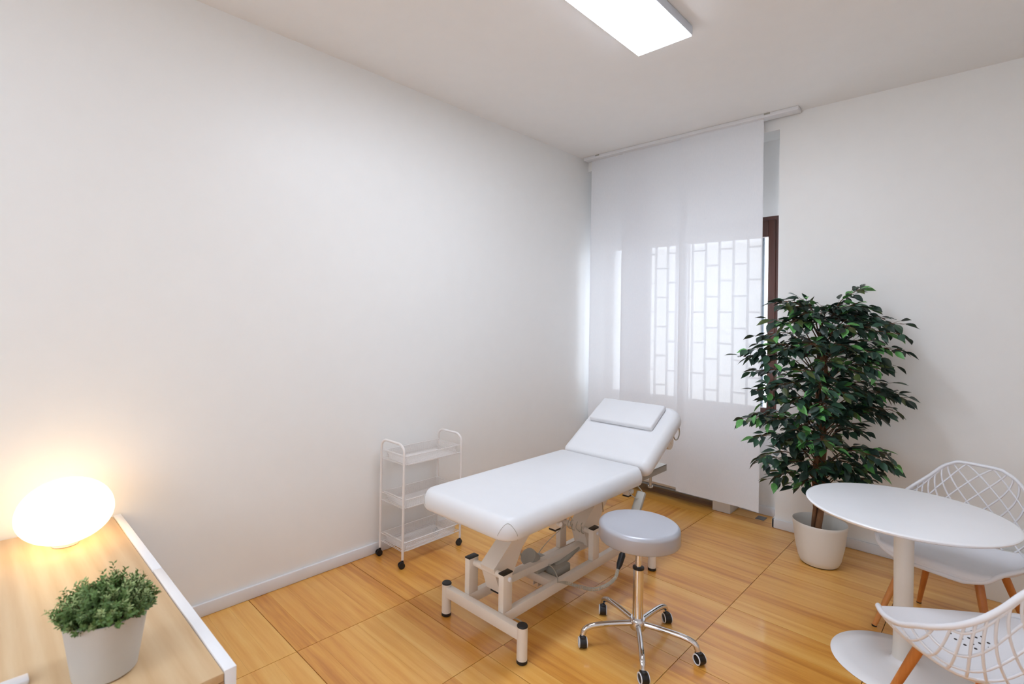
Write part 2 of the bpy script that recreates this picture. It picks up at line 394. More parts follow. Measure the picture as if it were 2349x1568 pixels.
# ------------------------------------------------------------------ curtain
RY = 3.055
t = thing('curtain_rail', 'white flat ceiling rail carrying the sliding panel curtains', 'curtain rail', (.9, RY, H))
b = MB(); b.box((.022, RY-.045, H-.028), (1.80, RY+.042, H-.0005), bevel=.003); wp(b, 'rail', M['trim'], t)
for x in (.17, 1.60):
    b = MB(); b.box((x-.02, RY-.047, H-.012), (x+.02, RY-.040, H-.0005)); wp(b, 'clip', M['grey'], t)
def panel(name, x0, x1, y, zb, label, curl=0.):
    t = thing(name, label, 'curtain', ((x0+x1)/2, y, H-.028), group=None)
    b = MB(); nx, nz = 14, 40; zt = H-.03
    vs = [[None]*(nz+1) for _ in range(nx+1)]
    for i in range(nx+1):
        for j in range(nz+1):
            u = i/nx; v = j/nz
            x = x0+(x1-x0)*u; z = zt+(zb-zt)*v
            yy = y+.002*math.sin(u*7+v*3)*v-curl*max(0, v-.93)/.07*max(0, u-.85)/.15
            vs[i][j] = b.bm.verts.new((x+(curl*.25*max(0, v-.95)/.05 if i == nx else 0), yy, z))
    for i in range(nx):
        for j in range(nz): b.bm.faces.new((vs[i][j], vs[i+1][j], vs[i+1][j+1], vs[i][j+1]))
    wp(b, 'fabric', M['sheer'], t)
    for xa, xb in ((x0+.0005, x0+.009), (x1-.009, x1-.0005)):
        b = MB(); b.bm.faces.new([b.bm.verts.new(q) for q in ((xa, y+.0008, zt), (xb, y+.0008, zt), (xb, y+.004, zb+.17), (xa, y+.004, zb+.17))]); wp(b, 'side_hem', M['sheer'], t, smooth=False)
    b = MB(); b.box((x0, y-.004, zt-.004), (x1, y+.004, zt+.005)); wp(b, 'top_bar', M['trim'], t)
    b = MB(); b.box((x0+.004, y+.0015, zb+.001), (x1-.004, y+.005, zb+.016)); wp(b, 'bottom_bar', M['white'], t)
panel('panel_curtain', .07, .69, RY+.022, .13, 'sheer white panel curtain nearest the corner of the room')
panel('panel_curtain', .409, 1.014, RY+.002, .135, 'middle one of the three sheer white panel curtains')
panel('panel_curtain', .947, 1.573, RY-.018, .112, 'sheer white panel curtain at the window edge beside the ficus', curl=.02)

# ------------------------------------------------------------------ radiator in the recess
t = thing('radiator', 'low white radiator casing behind the sheer curtains under the window', 'radiator', (.7, 3.24, 0))
b = MB(); b.box((.12, 3.14, .088), (1.19, 3.345, .60), bevel=.006); wp(b, 'casing', M['radiator'], t)
b = MB(); b.box((1.20, 3.145, .0005), (1.335, 3.34, .60), bevel=.004); wp(b, 'side_cover', M['radiator'], t)
b = MB(); b.box((.04, 3.15, .0005), (.115, 3.34, .60), bevel=.004); wp(b, 'side_cover', M['radiator'], t)
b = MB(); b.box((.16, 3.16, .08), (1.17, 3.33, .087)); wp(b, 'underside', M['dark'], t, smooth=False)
b = MB()
for k in range(26):
    x = .2+k*.037; b.box((x, 3.17, .6), (x+.022, 3.31, .603))
wp(b, 'outlet_grille', M['grey'], t, smooth=False)
b = MB(); b.box((1.5, 3.2, .0003), (1.56, 3.28, .0035)); tag(b.build('floor_plate', M['plate'], smooth=False), 'small grey metal plate on the floor by the recess corner', 'plate')

# ------------------------------------------------------------------ cabinets with lamp and plant
CZ = .596
def cabinet(x0, x1, label):
    t = thing('cabinet', label, 'cabinet', ((x0+x1)/2, -.78, 0), group='pale wood cabinets with white backs')
    g = .0012; x0 += g; x1 -= g; yb = -.558; yf = -1.0
    b = MB(); b.box((x0+.02, yf+.002, CZ-.034), (x1-.02, yb-.03, CZ-.023)); wp(b, 'top_rail', M['side'], t, smooth=False)
    b = MB(); b.box((x0, yb-.0285, .005), (x1, yb, CZ+.004), bevel=.0015); wp(b, 'back_panel', M['lacquer'], t)
    for xa, xb in ((x0, x0+.02), (x1-.02, x1)):
        b = MB(); b.box((xa, yf+.002, .005), (xb, yb-.03, CZ-.023)); wp(b, 'side_panel', M['side'], t, smooth=False)
    b = MB(); b.box((x0+.02, yf+.002, .06), (x1-.02, yb-.03, .08)); wp(b, 'bottom_panel', M['side'], t, smooth=False)
    mx_ = (x0+x1)/2
    for xa, xb in ((x0, mx_-.0015), (mx_+.0015, x1)):
        b = MB(); b.box((xa, yf-.018, .01), (xb, yf+.0, CZ-.024), bevel=.001); d = wp(b, 'door', M['side'], t)
cabinet(0.018, .70, 'pale wood cabinet with white back standing against the long wall, under the lamp')
cabinet(.70, 1.411, 'pale wood cabinet with white back nearest the viewer, under the small shrub')
b = MB(); b.box((.0195, -1.018, CZ-.022), (1.4095, -.5885, CZ-.001), bevel=.001)
tag(b.build('worktop', M['top']), 'pale wood worktop lying across the two cabinets under the lamp and the small shrub', 'worktop')
# table lamp
t = thing('table_lamp', 'glowing white pebble shaped glass lamp on the pale wood cabinet', 'lamp', (.225, -.772, CZ))
b = MB(); prof = []
for k in range(29):
    a = -PI/2+PI*k/28; r = math.cos(a)*.154; z = math.sin(a)
    z = z*.130 if z > 0 else z*.114
    prof.append((max(r, 0) if 0 < k < 28 else 0, .1225+z))
b.lathe(prof, (.225, -.772, CZ), n=64); wp(b, 'glass_shade', M['lampglass'], t)
b = MB(); b.lathe([(0, 0.0005), (.042, 0.0005), (.042, .010), (.038, .014), (0, .014)], (.225, -.772, CZ)); wp(b, 'base', M['white'], t)
# potted shrub on cabinet
PX, PY = 1.193, -.797
t = thing('potted_shrub', 'small bushy green artificial shrub in a white pot on the cabinet', 'plant', (PX, PY, CZ))
b = MB()
ph = .150
b.lathe([(0, .0005), (.063, .0005), (.068, .004), (.090, ph), (.0865, ph), (.084, ph-.02), (0, ph-.022)], (PX, PY, CZ), n=56); wp(b, 'pot', M['pot2'], t)
rs = random.Random(3)
bm1, bm2 = MB(), MB()
def leafquad(bm, p, d, n, L_, W_):
    s = d.cross(n).normalized()*W_
    v = [bm.verts.new(p), bm.verts.new(p+d*L_*.5+s), bm.verts.new(p+d*L_), bm.verts.new(p+d*L_*.5-s)]
    bm.faces.new(v)
stems = MB()
for i in range(430):
    th = rs.uniform(0, 2*PI); rr = math.sqrt(rs.random())
    base_p = Vector((PX+.06*rr*math.cos(th), PY+.06*rr*math.sin(th), CZ+ph-.02))
    el = rs.uniform(.0, 1.)
    out = rr*1.05
    R_ = rs.uniform(.085, .118)*(1.13 if rs.random() < .06 else 1)
    tipd = Vector((math.cos(th)*math.sin(out*1.35), math.sin(th)*math.sin(out*1.35), math.cos(out*1.35)*.92+.02))
    tip = Vector((PX, PY, CZ+ph-.012))+tipd*R_
    if i % 2: tip = tip*.8+base_p*.2
    dirv = (tip-base_p).normalized()
    if i % 3 == 0: stems.tube([base_p, tip], [.0012, .0006], n=4)
    tgt = bm2 if rs.random() < .28 else bm1
    nl = 26
    for k in range(nl):
        f = .45+.55*k/nl; p = base_p.lerp(tip, f)
        a = k*2.4; o_ = dirv.orthogonal().normalized(); o2 = dirv.cross(o_)
        d = (o_*math.cos(a)+o2*math.sin(a)+dirv*rs.uniform(.3, 1.2)).normalized()
        leafquad(tgt.bm, p, d, dirv+Vector((rs.uniform(-.4, .4),)*3), rs.uniform(.008, .013), rs.uniform(.002, .0036))
wp(bm1, 'foliage', M['shrub'], t, kind='stuff', smooth=False); wp(bm2, 'foliage', M['shrub2'], t, kind='stuff', smooth=False)
wp(stems, 'stem', M['branch'], t, kind='stuff')
b = MB(); b.box((1.095, -1.0+.005, CZ), (1.13, -.936, CZ+.012), bevel=.003)
tag(b.build('small_white_case', M['white']), 'small white case at the lower left edge of the wooden worktop', 'case')

# ------------------------------------------------------------------ treatment bed
t = thing('treatment_bed', 'white padded two-section treatment bed with raised head end on cream steel frame', 'bed', (1.08, 1.2, 0))
BX0, BX1 = .83, 1.33
for (x, y) in ((BX0, .665), (BX1, .665), (BX0, 1.865), (BX1, 1.865)):
    b = MB(); b.lathe([(0, .016), (.0235, .016), (.0235, .158), (0, .158)], (x, y, 0), n=28); lg = wp(b, 'leg', M['frame'], t)
    b = MB(); b.lathe([(0, .158), (.024, .158), (.0245, .161), (.022, .165), (0, .165)], (x, y, 0), n=28); wp(b, 'cap', M['black'], lg)
    b = MB(); b.lathe([(0, .0005), (.022, .0005), (.0242, .003), (.0242, .016), (0, .016)], (x, y, 0), n=28); wp(b, 'foot', M['black'], lg)
for y in (.665, 1.865):
    b = MB(); b.box((BX0+.015, y-.018, .098), (BX1-.015, y+.018, .150), bevel=.004); wp(b, 'crossbeam', M['frame'], t)
XL0, XL1, XR0, XR1 = .94, .972, 1.166, 1.198
for xa, xb in ((XL0, XL1), (XR0, XR1)):
    b = MB(); b.box((xa, .683, .095), (xb, 1.847, .148), bevel=.004); wp(b, 'long_rail', M['frame'], t)
    for y in (.684, 1.425):
        b = MB(); b.box((xa, y, .148), (xb, y+.062, .318), bevel=.003); ps = wp(b, 'post', M['frame'], t)
        b = MB(); b.box((xa-.001, y-.001, .318), (xb+.001, y+.063, .325), bevel=.002); wp(b, 'cap', M['black'], ps)
        b = MB(); xo = xb if xa == XR0 else xa; sg = 1 if xa == XR0 else -1
        b.tube([(xo, y+.04, .292), (xo+sg*.008, y+.04, .292), (xo+sg*.012, y+.04, .292)], [.0105, .0105, .006], n=16); wp(b, 'bolt', M['white'], ps)
for y in (.724, 1.465):
    b = MB(); cyl(b, (XL1, y, .292), (XR0, y, .292), .0165, n=24); wp(b, 'axle', M['frame'], t)
b = MB(); b.box((XL1, 1.09, .100), (XR0, 1.145, .142), bevel=.003); wp(b, 'crossbar', M['frame'], t)
for x in (1.035, 1.065, 1.095):
    b = MB(); b.box((x, 1.10, .075), (x+.004, 1.13, .101)); wp(b, 'cable_hook', M['frame'], t)
# two lifting arms (channels)
for dy in (0, .741):
    prof = [(.700, .315), (.985, .535), (1.115, .535), (.905, .36), (.845, .265), (.775, .188), (.748, .188)]
    prof = [(y+dy, z) for y, z in prof]
    b = MB()
    b.prism(prof, 1.03, 1.034); b.prism(prof, 1.116, 1.12)
    # web plate across the front
    b.prism([(prof[0][0], prof[0][1]), (prof[1][0], prof[1][1]), (prof[1][0]+.006, prof[1][1]), (prof[0][0]+.006, prof[0][1])], 1.034, 1.116)
    b.prism([(prof[6][0], prof[6][1]), (prof[0][0], prof[0][1]), (prof[0][0]+.005, prof[0][1]), (prof[6][0]+.005, prof[6][1])], 1.034, 1.116)
    b.box((1.034, .97+dy, .523), (1.116, 1.11+dy, .527))
    wp(b, 'lifting_arm', M['frame'], t, smooth=False)
# link bar
a = Vector((1.075, .775, .213)); c = Vector((1.075, 1.55, .178)); d = (c-a); ang = math.atan2(d.z, d.y)
b = MB(); b.box((-.021, -d.length/2, -.019), (.021, d.length/2, .019), bevel=.003); b.xf(Matrix.Translation((a+c)/2) @ Matrix.Rotation(ang, 4, 'X')); lb = wp(b, 'link_bar', M['frame'], t)
b = MB(); b.box((1.05, .752, .175), (1.10, .772, .212), bevel=.003); wp(b, 'end_cap', M['black'], lb)
b = MB(); b.box((1.055, 1.551, .15), (1.096, 1.565, .185), bevel=.003); wp(b, 'end_cap', M['black'], lb)
# actuator
b = MB(); b.tube([(1.03, 1.06, .235), (1.03, 1.10, .20)], .045, n=20); b.box((.99, 1.09, .14), (1.075, 1.20, .205), bevel=.012)
b.box((1.04, 1.17, .085), (1.14, 1.30, .165), bevel=.014); b.tube([(1.10, 1.16, .11), (1.10, 1.23, .10)], .036, n=20)
ac = wp(b, 'motor', M['grey'], t)
b = MB(); b.tube([(1.09, 1.21, .145), (1.085, 1.44, .185)], [.025, .014], n=18); wp(b, 'piston', M['grey'], t)
b = MB(); b.tube(catmull([(1.07, 1.14, .205), (1.12, 1.16, .17), (1.17, 1.13, .155), (1.205, 1.09, .15)], 8), .003, n=6); wp(b, 'motor_cable', M['cable'], t)
b = MB()
b.tube(catmull([(1.0, .80, .235), (1.0, .90, .22), (1.01, .98, .235), (1.0, 1.03, .25), (.99, 1.05, .23)], 8), .004, n=6)
rs = random.Random(5)
pts = []
for k in range(90):
    a_ = k*.42; x = 1.0+.13*(k/90); pts.append((x+.01*math.sin(a_*.3), 1.465+.028*math.cos(a_)*(1+.3*math.sin(k)), .297+.030*math.sin(a_)))
wp(b, 'cable', M['cable'], t)
b = MB(); b.tube(pts, .0024, n=5); wp(b, 'cable', M['cable'], t)
b = MB(); b.tube(catmull([(1.0, 1.44, .29), (.955, 1.30, .20), (.93, 1.22, .10), (.93, 1.28, .02), (1.02, 1.32, .006)], 8), .002, n=5)
wp(b, 'cable', M['cable'], t)
b = MB(); rr_ = []
for k in range(40):
    a_ = 2*PI*k/39*1.0; rr_.append((1.12+.05*math.cos(a_), .84+.05*math.sin(a_), .005))
b.tube(rr_, .003, n=6); wp(b, 'cable_loop', M['cable'], t)
# pad frame
b = MB()
for x in (.90, 1.24): b.box((x, .62, .53), (x+.035, 1.64, .567), bevel=.003)
for y in (.62, 1.10, 1.60): b.box((.935, y, .53), (1.24, y+.035, .567), bevel=.003)
wp(b, 'pad_frame', M['frame'], t)
for y in (.905, 1.58):
    b = MB(); b.box((1.30, y-.02, .515), (1.335, y+.02, .565), bevel=.002); sk = wp(b, 'arm_socket', M['frame'], t)
    b = MB(); b.box((1.299, y-.021, .508), (1.336, y+.021, .515)); wp(b, 'cap', M['black'], sk)
    b = MB(); cyl(b, (1.335, y, .54), (1.352, y, .54), .012, n=14); wp(b, 'knob', M['white'], sk)
b = MB(); b.tube([(1.25, 1.42, .53), (1.20, 1.52, .40)], .003, n=6); wp(b, 'strut', M['steel'], t)
# pads
def pad_mesh(x0, x1, y0, y1, z0, z1, rn, rf, e=.036, flat_far=False):
    """rounded slab: corner radii near (y0) and far (y1) ; edge rounding e"""
    def outline(ins):
        pts = []
        def arc(cx, cy, r, a0, a1, n=8):
            for k in range(n+1):
                a = a0+(a1-a0)*k/n; pts.append((cx+r*math.cos(a), cy+r*math.sin(a)))
        X0, X1 = x0+ins, x1-ins; Y0 = y0+ins; Y1 = y1-ins*(1 if not flat_far else .35)
        a = max(rn-ins, .004); f = max(rf-ins, .004)
        arc(X0+a, Y0+a, a, PI, 1.5*PI); arc(X1-a, Y0+a, a, 1.5*PI, 2*PI); arc(X1-f, Y1-f, f, 0, .5*PI); arc(X0+f, Y1-f, f, .5*PI, PI)
        return pts
    b = MB(); rings = []
    hz = (z1-z0)
    lay = []
    n = 7
    for k in range(n+1):
        a = PI/2*k/n; lay.append((e*.45*(1-math.sin(a)), z0+hz*.36*(1-math.cos(a))))
    for k in range(1, n+1):
        a = PI/2*k/n; lay.append((e*1.25*(1-math.cos(a)), z0+hz*.36+hz*.64*math.sin(a)))
    for ins, z in lay: rings.append([b.bm.verts.new((p[0], p[1], z)) for p in outline(ins)])
    N = len(rings[0])
    for A_, B_ in zip(rings, rings[1:]):
        for k in range(N): b.bm.faces.new((A_[k], A_[(k+1) % N], B_[(k+1) % N], B_[k]))
    b.bm.faces.new(rings[0][::-1]); b.bm.faces.new(rings[-1])
    return b
PX0, PX1 = .778, 1.382
b = pad_mesh(PX0, PX1, .505, 1.665, .568, .662, .085, .05, e=.036, flat_far=True); pd = wp(b, 'seat_pad', M['leather'], t, angle=50)
# corner seam lines
for cx, sx_ in ((PX1-.085, 1), (PX0+.085, -1)):
    b = MB(); P = []
    for k in range(13):
        a = PI*k/12
        ang2 = -PI/2*(.12+.76*k/12) if sx_ == 1 else -PI/2-PI/2*(.12+.76*k/12)
        zz = .572+.072*math.sin(a)**.75
        hz_ = .094; z36 = .568+hz_*.36
        ins = .036*1.25*(1-math.sqrt(max(0, 1-((zz-z36)/(hz_*.64))**2))) if zz > z36 else .036*.45*(1-math.sqrt(max(0, 1-(1-(zz-.568)/(hz_*.36))**2)))
        r_ = .085-ins+.0005
        P.append((cx+r_*math.cos(ang2), .59+r_*math.sin(ang2), zz))
    b.tube(P, .0009, n=5); wp(b, 'seam', M['grey'], pd)
HY, HZ = 1.672, .660; BA = math.radians(30.3)
b = pad_mesh(PX0, PX1, 0, .575, -.088, 0., .05, .10, e=.036); b.xf(Matrix.Translation((0, HY, HZ)) @ Matrix.Rotation(BA, 4, 'X')); bp_ = wp(b, 'back_pad', M['leather'], t, angle=50)
b = MB()
for x in (.90, 1.24): b.box((x, .03, -.118), (x+.03, .50, -.089), bevel=.003)
b.box((.93, .47, -.118), (1.24, .50, -.089)); b.xf(Matrix.Translation((0, HY, HZ)) @ Matrix.Rotation(BA, 4, 'X')); wp(b, 'back_frame', M['frame'], t)
b = MB(); b.box((1.335, 1.72, .567), (1.341, 2.02, .606)); b.box((1.29, 1.72, .603), (1.341, 2.02, .607)); wp(b, 'side_bracket', M['steel'], t, smooth=False)
b = MB(); cyl(b, (1.338, 1.815, .57), (1.338, 1.815, .515), .008, n=14); b.lathe([(0, 0), (.016, 0), (.016, .009), (0, .009)], (1.338, 1.815, .508), n=8); wp(b, 'locking_pin', M['steel'], t)
b = MB()
P = []
for k in range(15):
    a = -.25*PI+1.5*PI*k/14; P.append((1.352, .458+.044*math.cos(a), -.116-.050*math.sin(a)))
b.tube(P, .0042, n=8); b.xf(Matrix.Translation((0, HY, HZ)) @ Matrix.Rotation(BA, 4, 'X')); wp(b, 'ring_handle', M['steel'], t)
b = MB(); b.tube([(1.33, 0.362, -.122), (1.352, .362, -.122)], .043, n=24); b.box((1.3515, .365, -.14), (1.3535, .370, -.115)); b.xf(Matrix.Translation((0, HY, HZ)) @ Matrix.Rotation(BA, 4, 'X')); wp(b, 'hinge_plate', M['frame'], t)
# pillow
b = MB(); b.box((-.225, 0, 0), (.225, .225, .034), bevel=.010); b.xf(Matrix.Translation((1.062, HY, HZ)) @ Matrix.Rotation(BA, 4, 'X') @ Matrix.Translation((0, .300, .001)))
tag(b.build('pillow', M['leather'], angle=50), 'thin white rectangular pillow on the raised head end of the treatment bed', 'pillow')
# hand control with coiled cord
b = MB()
p0 = Vector((1.395, 1.60, .545)); p1 = Vector((1.39, 1.40, .245))
d = (p1-p0).normalized()
Rm = d.to_track_quat('Z', 'Y').to_matrix().to_4x4()
hc = thing('hand_control', 'grey hand control hanging from the bed side on a coiled cord', 'hand control', tuple(p0))
ln = (p1-p0).length*.62
b.box((-.026, -.013, 0), (.026, .013, ln), bevel=.009); b.xf(Matrix.Translation(p0) @ Rm); wp(b, 'body', M['grey'], hc)
b = MB(); b.box((-.020, -.0145, .012), (.020, -.0125, ln*.5), bevel=.0); b.xf(Matrix.Translation(p0) @ Rm); wp(b, 'keypad', M['plate'], hc, smooth=False)
q0 = p0+d*ln; 
b = MB(); b.tube([q0, q0+d*.03], [.009, .010], n=12); b.tube([p1-d*.035, p1-d*.01, p1+d*.04, p1+d*.065], [.006, .017, .015, .008], n=14); b.tube([q0, p1], .005, n=8); wp(b, 'cord_boot', M['black'], hc)
b = MB(); b.tube(catmull([p0+Vector((-.05, -.05, .03)), p0+Vector((-.03, -.06, -.012)), p0+Vector((0, -.03, -.03)), p0+Vector((.003, -.0, -.002)), p0+Vector((-.03, .0, .03))], 8), .003, n=8); wp(b, 'hook', M['steel'], hc)
path = catmull([p1+d*.06, (1.385, 1.34, .150), (1.37, 1.27, .130), (1.35, 1.19, .135), (1.31, 1.13, .155), (1.25, 1.10, .162), (1.203, 1.09, .153)], 40)
b = MB(); co_ = []; turns = 62; 
L_ = len(path)
for k in range(L_*3-3):
    i = k//3; f = (k % 3)/3
    P = path[i].lerp(path[min(i+1, L_-1)], f); T = (path[min(i+1, L_-1)]-path[max(i-1, 0)]).normalized()
    X = T.orthogonal().normalized(); Y = T.cross(X); a = 2*PI*turns*k/(L_*3)
    amp = .0075 if k < L_*2.5 else .0075*(1-(k-L_*2.5)/(L_*.5))
    co_.append(P+X*amp*math.cos(a)+Y*amp*math.sin(a))
b.tube(co_, .0020, n=5); wp(b, 'coiled_cord', M['cable'], hc)

# ------------------------------------------------------------------ stool
SX, SY = 1.615, 1.155
t = thing('swivel_stool', 'round silver grey swivel stool with chrome five-star base on castors', 'stool', (SX, SY, 0))
b = MB(); R_ = .183; prof = [(0, .478), (R_-.012, .478), (R_-.004, .481), (R_, .488), (R_, .538)]
for k in range(1, 8):
    a = PI/2*k/7; prof.append((R_-.020+.020*math.cos(a), .538+.020*math.sin(a)))
prof += [(R_*.6, .560), (0, .561)]
b.lathe(prof, (SX, SY, 0), n=72); wp(b, 'seat', M['silver'], t, angle=60)
b = MB(); cyl(b, (SX, SY, .30), (SX, SY, .478), .0135, n=24); b.lathe([(0, .466), (.05, .466), (.05, .477), (0, .477)], (SX, SY, 0)); wp(b, 'gas_rod', M['chrome'], t)
b = MB(); cyl(b, (SX, SY, .085), (SX, SY, .345), .0235, n=28); wp(b, 'column', M['chrome'], t)
b = MB(); b.lathe([(0, .345), (.026, .345), (.026, .353), (.014, .355), (0, .355)], (SX, SY, 0)); wp(b, 'collar', M['black'], t)
b = MB(); b.lathe([(0, .072), (.034, .072), (.036, .076), (.036, .112), (.032, .118), (.0245, .118), (0, .118)], (SX, SY, 0)); wp(b, 'hub', M['chrome'], t)
def caster(par, x, y, ang, r=.0235, wdt=.034, zt=.062):
    R = Matrix.Translation((x, y, 0)) @ Matrix.Rotation(ang, 4, 'Z')
    b = MB(); b.tube([(-wdt/2+.002, -.01, r), (wdt/2-.002, -.01, r)], r, n=28)
    b.box((-wdt*.36, -.024, r+.004), (wdt*.36, .010, r*2+.006), bevel=.006)
    b.tube([(0, 0, r*2), (0, 0, zt)], .008, n=10)
    b.xf(R); w_ = wp(b, 'castor', M['black'], par)
    for s in (-1, 1):
        b = MB(); P = []
        for k in range(28):
            a = 2*PI*k/28; P.append((s*wdt/2, -.01+(r-.003)*math.cos(a), r+(r-.003)*math.sin(a)))
        b.tube(P, .0026, n=6, closed=True); b.xf(R); wp(b, 'rim', M['white'], w_)
RL = .262
for k in range(5):
    a = math.radians(14.6+72*k); d = Vector((math.cos(a), math.sin(a), 0)); o = Vector((SX, SY, 0))
    P = catmull([o+d*.03+Vector((0, 0, .096)), o+d*.12+Vector((0, 0, .096)), o+d*.205+Vector((0, 0, .092)), o+d*.248+Vector((0, 0, .078)), o+d*RL+Vector((0, 0, .050))], 7)
    b = MB(); b.tube(P, .0125, n=16); lg = wp(b, 'leg', M['chrome'], t)
    pos = o+d*RL
    caster(lg, pos.x, pos.y, [1.12, .88, .62, .76, .93][k])

# ------------------------------------------------------------------ trolley
t = thing('trolley', 'narrow white three-tier metal trolley on black castors against the wall', 'trolley', (.18, 1.02, 0))
TX0, TX1, TY0, TY1 = .052, .288, .79, 1.252
for y in (TY0, TY1):
    P = [(TX0, y, .05), (TX0, y, .66)]+[tuple(v) for v in catmull([(TX0, y, .675), (TX0+.006, y, .705), (TX0+.04, y, .728), (TX0+.08, y, .73), (TX1-.08, y, .73), (TX1-.04, y, .728), (TX1-.006, y, .705), (TX1, y, .675)], 5)]+[(TX1, y, .66), (TX1, y, .05)]
    b = MB(); b.tube(P, .0075, n=12); wp(b, 'side_frame', M['wire'], t)
for zb, zr in ((.598, .658), (.338, .398), (.082, .142)):
    b = MB(); i_ = .004
    def loop(x0, x1, y0, y1, z, r):
        b.tube([(x0, y0, z), (x1, y0, z), (x1, y1, z), (x0, y1, z)], r, n=6, closed=True)
    loop(TX0+.004, TX1-.004, TY0+.002, TY1-.002, zr, .0024)
    loop(TX0+.004, TX1-.004, TY0+.002, TY1-.002, zb+.012, .0024)
    loop(TX0+.02, TX1-.012, TY0+.04, TY1-.04, zb+.004, .0018)
    for yy in (TY0+.012, TY0+.026, TY1-.012, TY1-.026):
        b.tube([(TX0+.008, yy, zr-.018 if 0 else zb+.012), (TX1-.008, yy, zb+.012)], .0015, n=6)
    for yy in (TY0+.02, TY1-.02): b.tube([(TX0+.008, yy, zr), (TX1-.008, yy, zr)], .0016, n=6)
    tr_ = wp(b, 'tray_frame', M['wire'], t)
    # perforated tray sheet: tapered walls
    b = MB(); ot, ob = .03, .042
    top = [(TX0+.014, TY0+ot-.004), (TX1-.01, TY0+ot-.004), (TX1-.01, TY1-ot+.004), (TX0+.014, TY1-ot+.004)]
    bot = [(TX0+.024, TY0+ob), (TX1-.018, TY0+ob), (TX1-.018, TY1-ob), (TX0+.024, TY1-ob)]
    def sheet(a, bq, c, d, n1, n2):   # grid of thin bars making a mesh panel
        a, bq, c, d = map(Vector, (a, bq, c, d))
        for i in range(n1+1):
            u = i/n1; b.tube([a.lerp(bq, u), d.lerp(c, u)], .0010, n=3, caps=False)
        for j in range(n2+1):
            v = j/n2; b.tube([a.lerp(d, v), bq.lerp(c, v)], .0010, n=3, caps=False)
    zt_, zz = zr, zb+.004
    for k in range(4):
        k2 = (k+1) % 4; ln = (Vector(top[k])-Vector(top[k2])).length
        sheet((*bot[k], zz), (*bot[k2], zz), (*top[k2], zt_), (*top[k], zt_), int(ln/.007), 8)
    sheet((*bot[0], zz), (*bot[1], zz), (*bot[2], zz), (*bot[3], zz), 26, 52)
    wp(b, 'mesh_basket', M['wire'], tr_, kind='stuff', smooth=False)
for (x, y, a) in ((TX0, TY0, -.2), (TX1, TY0, -.35), (TX1, TY1, -1.0), (TX0, TY1, .3)):
    R = Matrix.Translation((x, y, 0)) @ Matrix.Rotation(a, 4, 'Z')
    b = MB(); b.tube([(-.013, -.006, .0195), (-.004, -.006, .0195)], .019, n=22); b.tube([(.004, -.006, .0195), (.013, -.006, .0195)], .019, n=22)
    b.box((-.006, -.014, .02), (.006, .008, .042), bevel=.004); cyl(b, (0, 0, .038), (0, 0, .054), .006, n=10); b.xf(R); wp(b, 'castor', M['black'], t)

# ------------------------------------------------------------------ table
TX, TY = 2.510, 1.838
t = thing('round_table', 'small round white pedestal table with a slim top', 'table', (TX, TY, 0))
b = MB(); b.lathe([(0, .672), (.345, .672), (.358, .678), (.365, .684), (.366, .688), (.364, .6905), (.355, .692), (0, .692)], (TX, TY, 0), n=96); wp(b, 'tabletop', M['lacquer'], t, angle=50)
b = MB(); b.lathe([(0, .03), (.038, .03), (.035, .10), (.034, .3), (.036, .62), (.040, .672), (0, .672)], (TX, TY, 0), n=40); wp(b, 'column', M['pot'], t)
b = MB(); b.lathe([(0, .0005), (.259, .0005), (.262, .003), (.260, .006), (.20, .009), (.11, .015), (.065, .022), (.045, .032), (.038, .045), (0, .045)], (TX, TY, 0), n=96); wp(b, 'base', M['lacquer'], t, angle=60)

# ------------------------------------------------------------------ shell chairs
rows_e = [(.125, .256, .385), (.190, .240, .408), (.232, .205, .446), (.268, .11, .462), (.285, .0, .494), (.288, -.08, .535), (.281, -.15, .572), (.262, -.205, .610), (.232, -.240, .648), (.190, -.262, .695), (.142, -.277, .752), (.095, -.283, .783)]
rows_c = [(.262, .384), (.263, .410), (.243, .428), (.165, .418), (.055, .402), (-.055, .396), (-.145, .408), (-.208, .452), (-.245, .525), (-.268, .615), (-.283, .705), (-.292, .790)]
NR = len(rows_e)-1
def cr(seq, v):
    i = min(int(v), len(seq)-2); f = v-i
    g = lambda k: Vector(seq[max(0, min(len(seq)-1, k))])
    p0, p1, p2, p3 = g(i-1), g(i), g(i+1), g(i+2)
    if i == 0: p0 = p1*2-p2
    if i+2 > len(seq)-1: p3 = p2*2-p1
    return .5*((2*p1)+(p2-p0)*f+(2*p0-5*p1+4*p2-p3)*f*f+(3*p1-p0-3*p2+p3)*f**3)
def shell(u, v):
    e = cr(rows_e, v); c = cr([Vector((q[0], q[1], 0)) for q in rows_c], v)
    a = abs(u); pz = 3.2 if v < 7 else 2.2+(11-v)*.25
    # circular-ish cross-section: width grows quickly, height late
    x = e.x*math.copysign(math.sin(min(a, 1)*PI/2*.98)/math.sin(PI/2*.98), u)
    return Vector((x, c.x+(e.y-c.x)*a**2.2, c.y+(e.z-c.y)*a**pz))
def solid_lim(v):
    if v < 3.2: return .98
    if v < 5.2: return .98-(v-3.2)/2.0*.26
    if v < 6.5: return .72-(v-5.2)/1.3*.22
    return 0
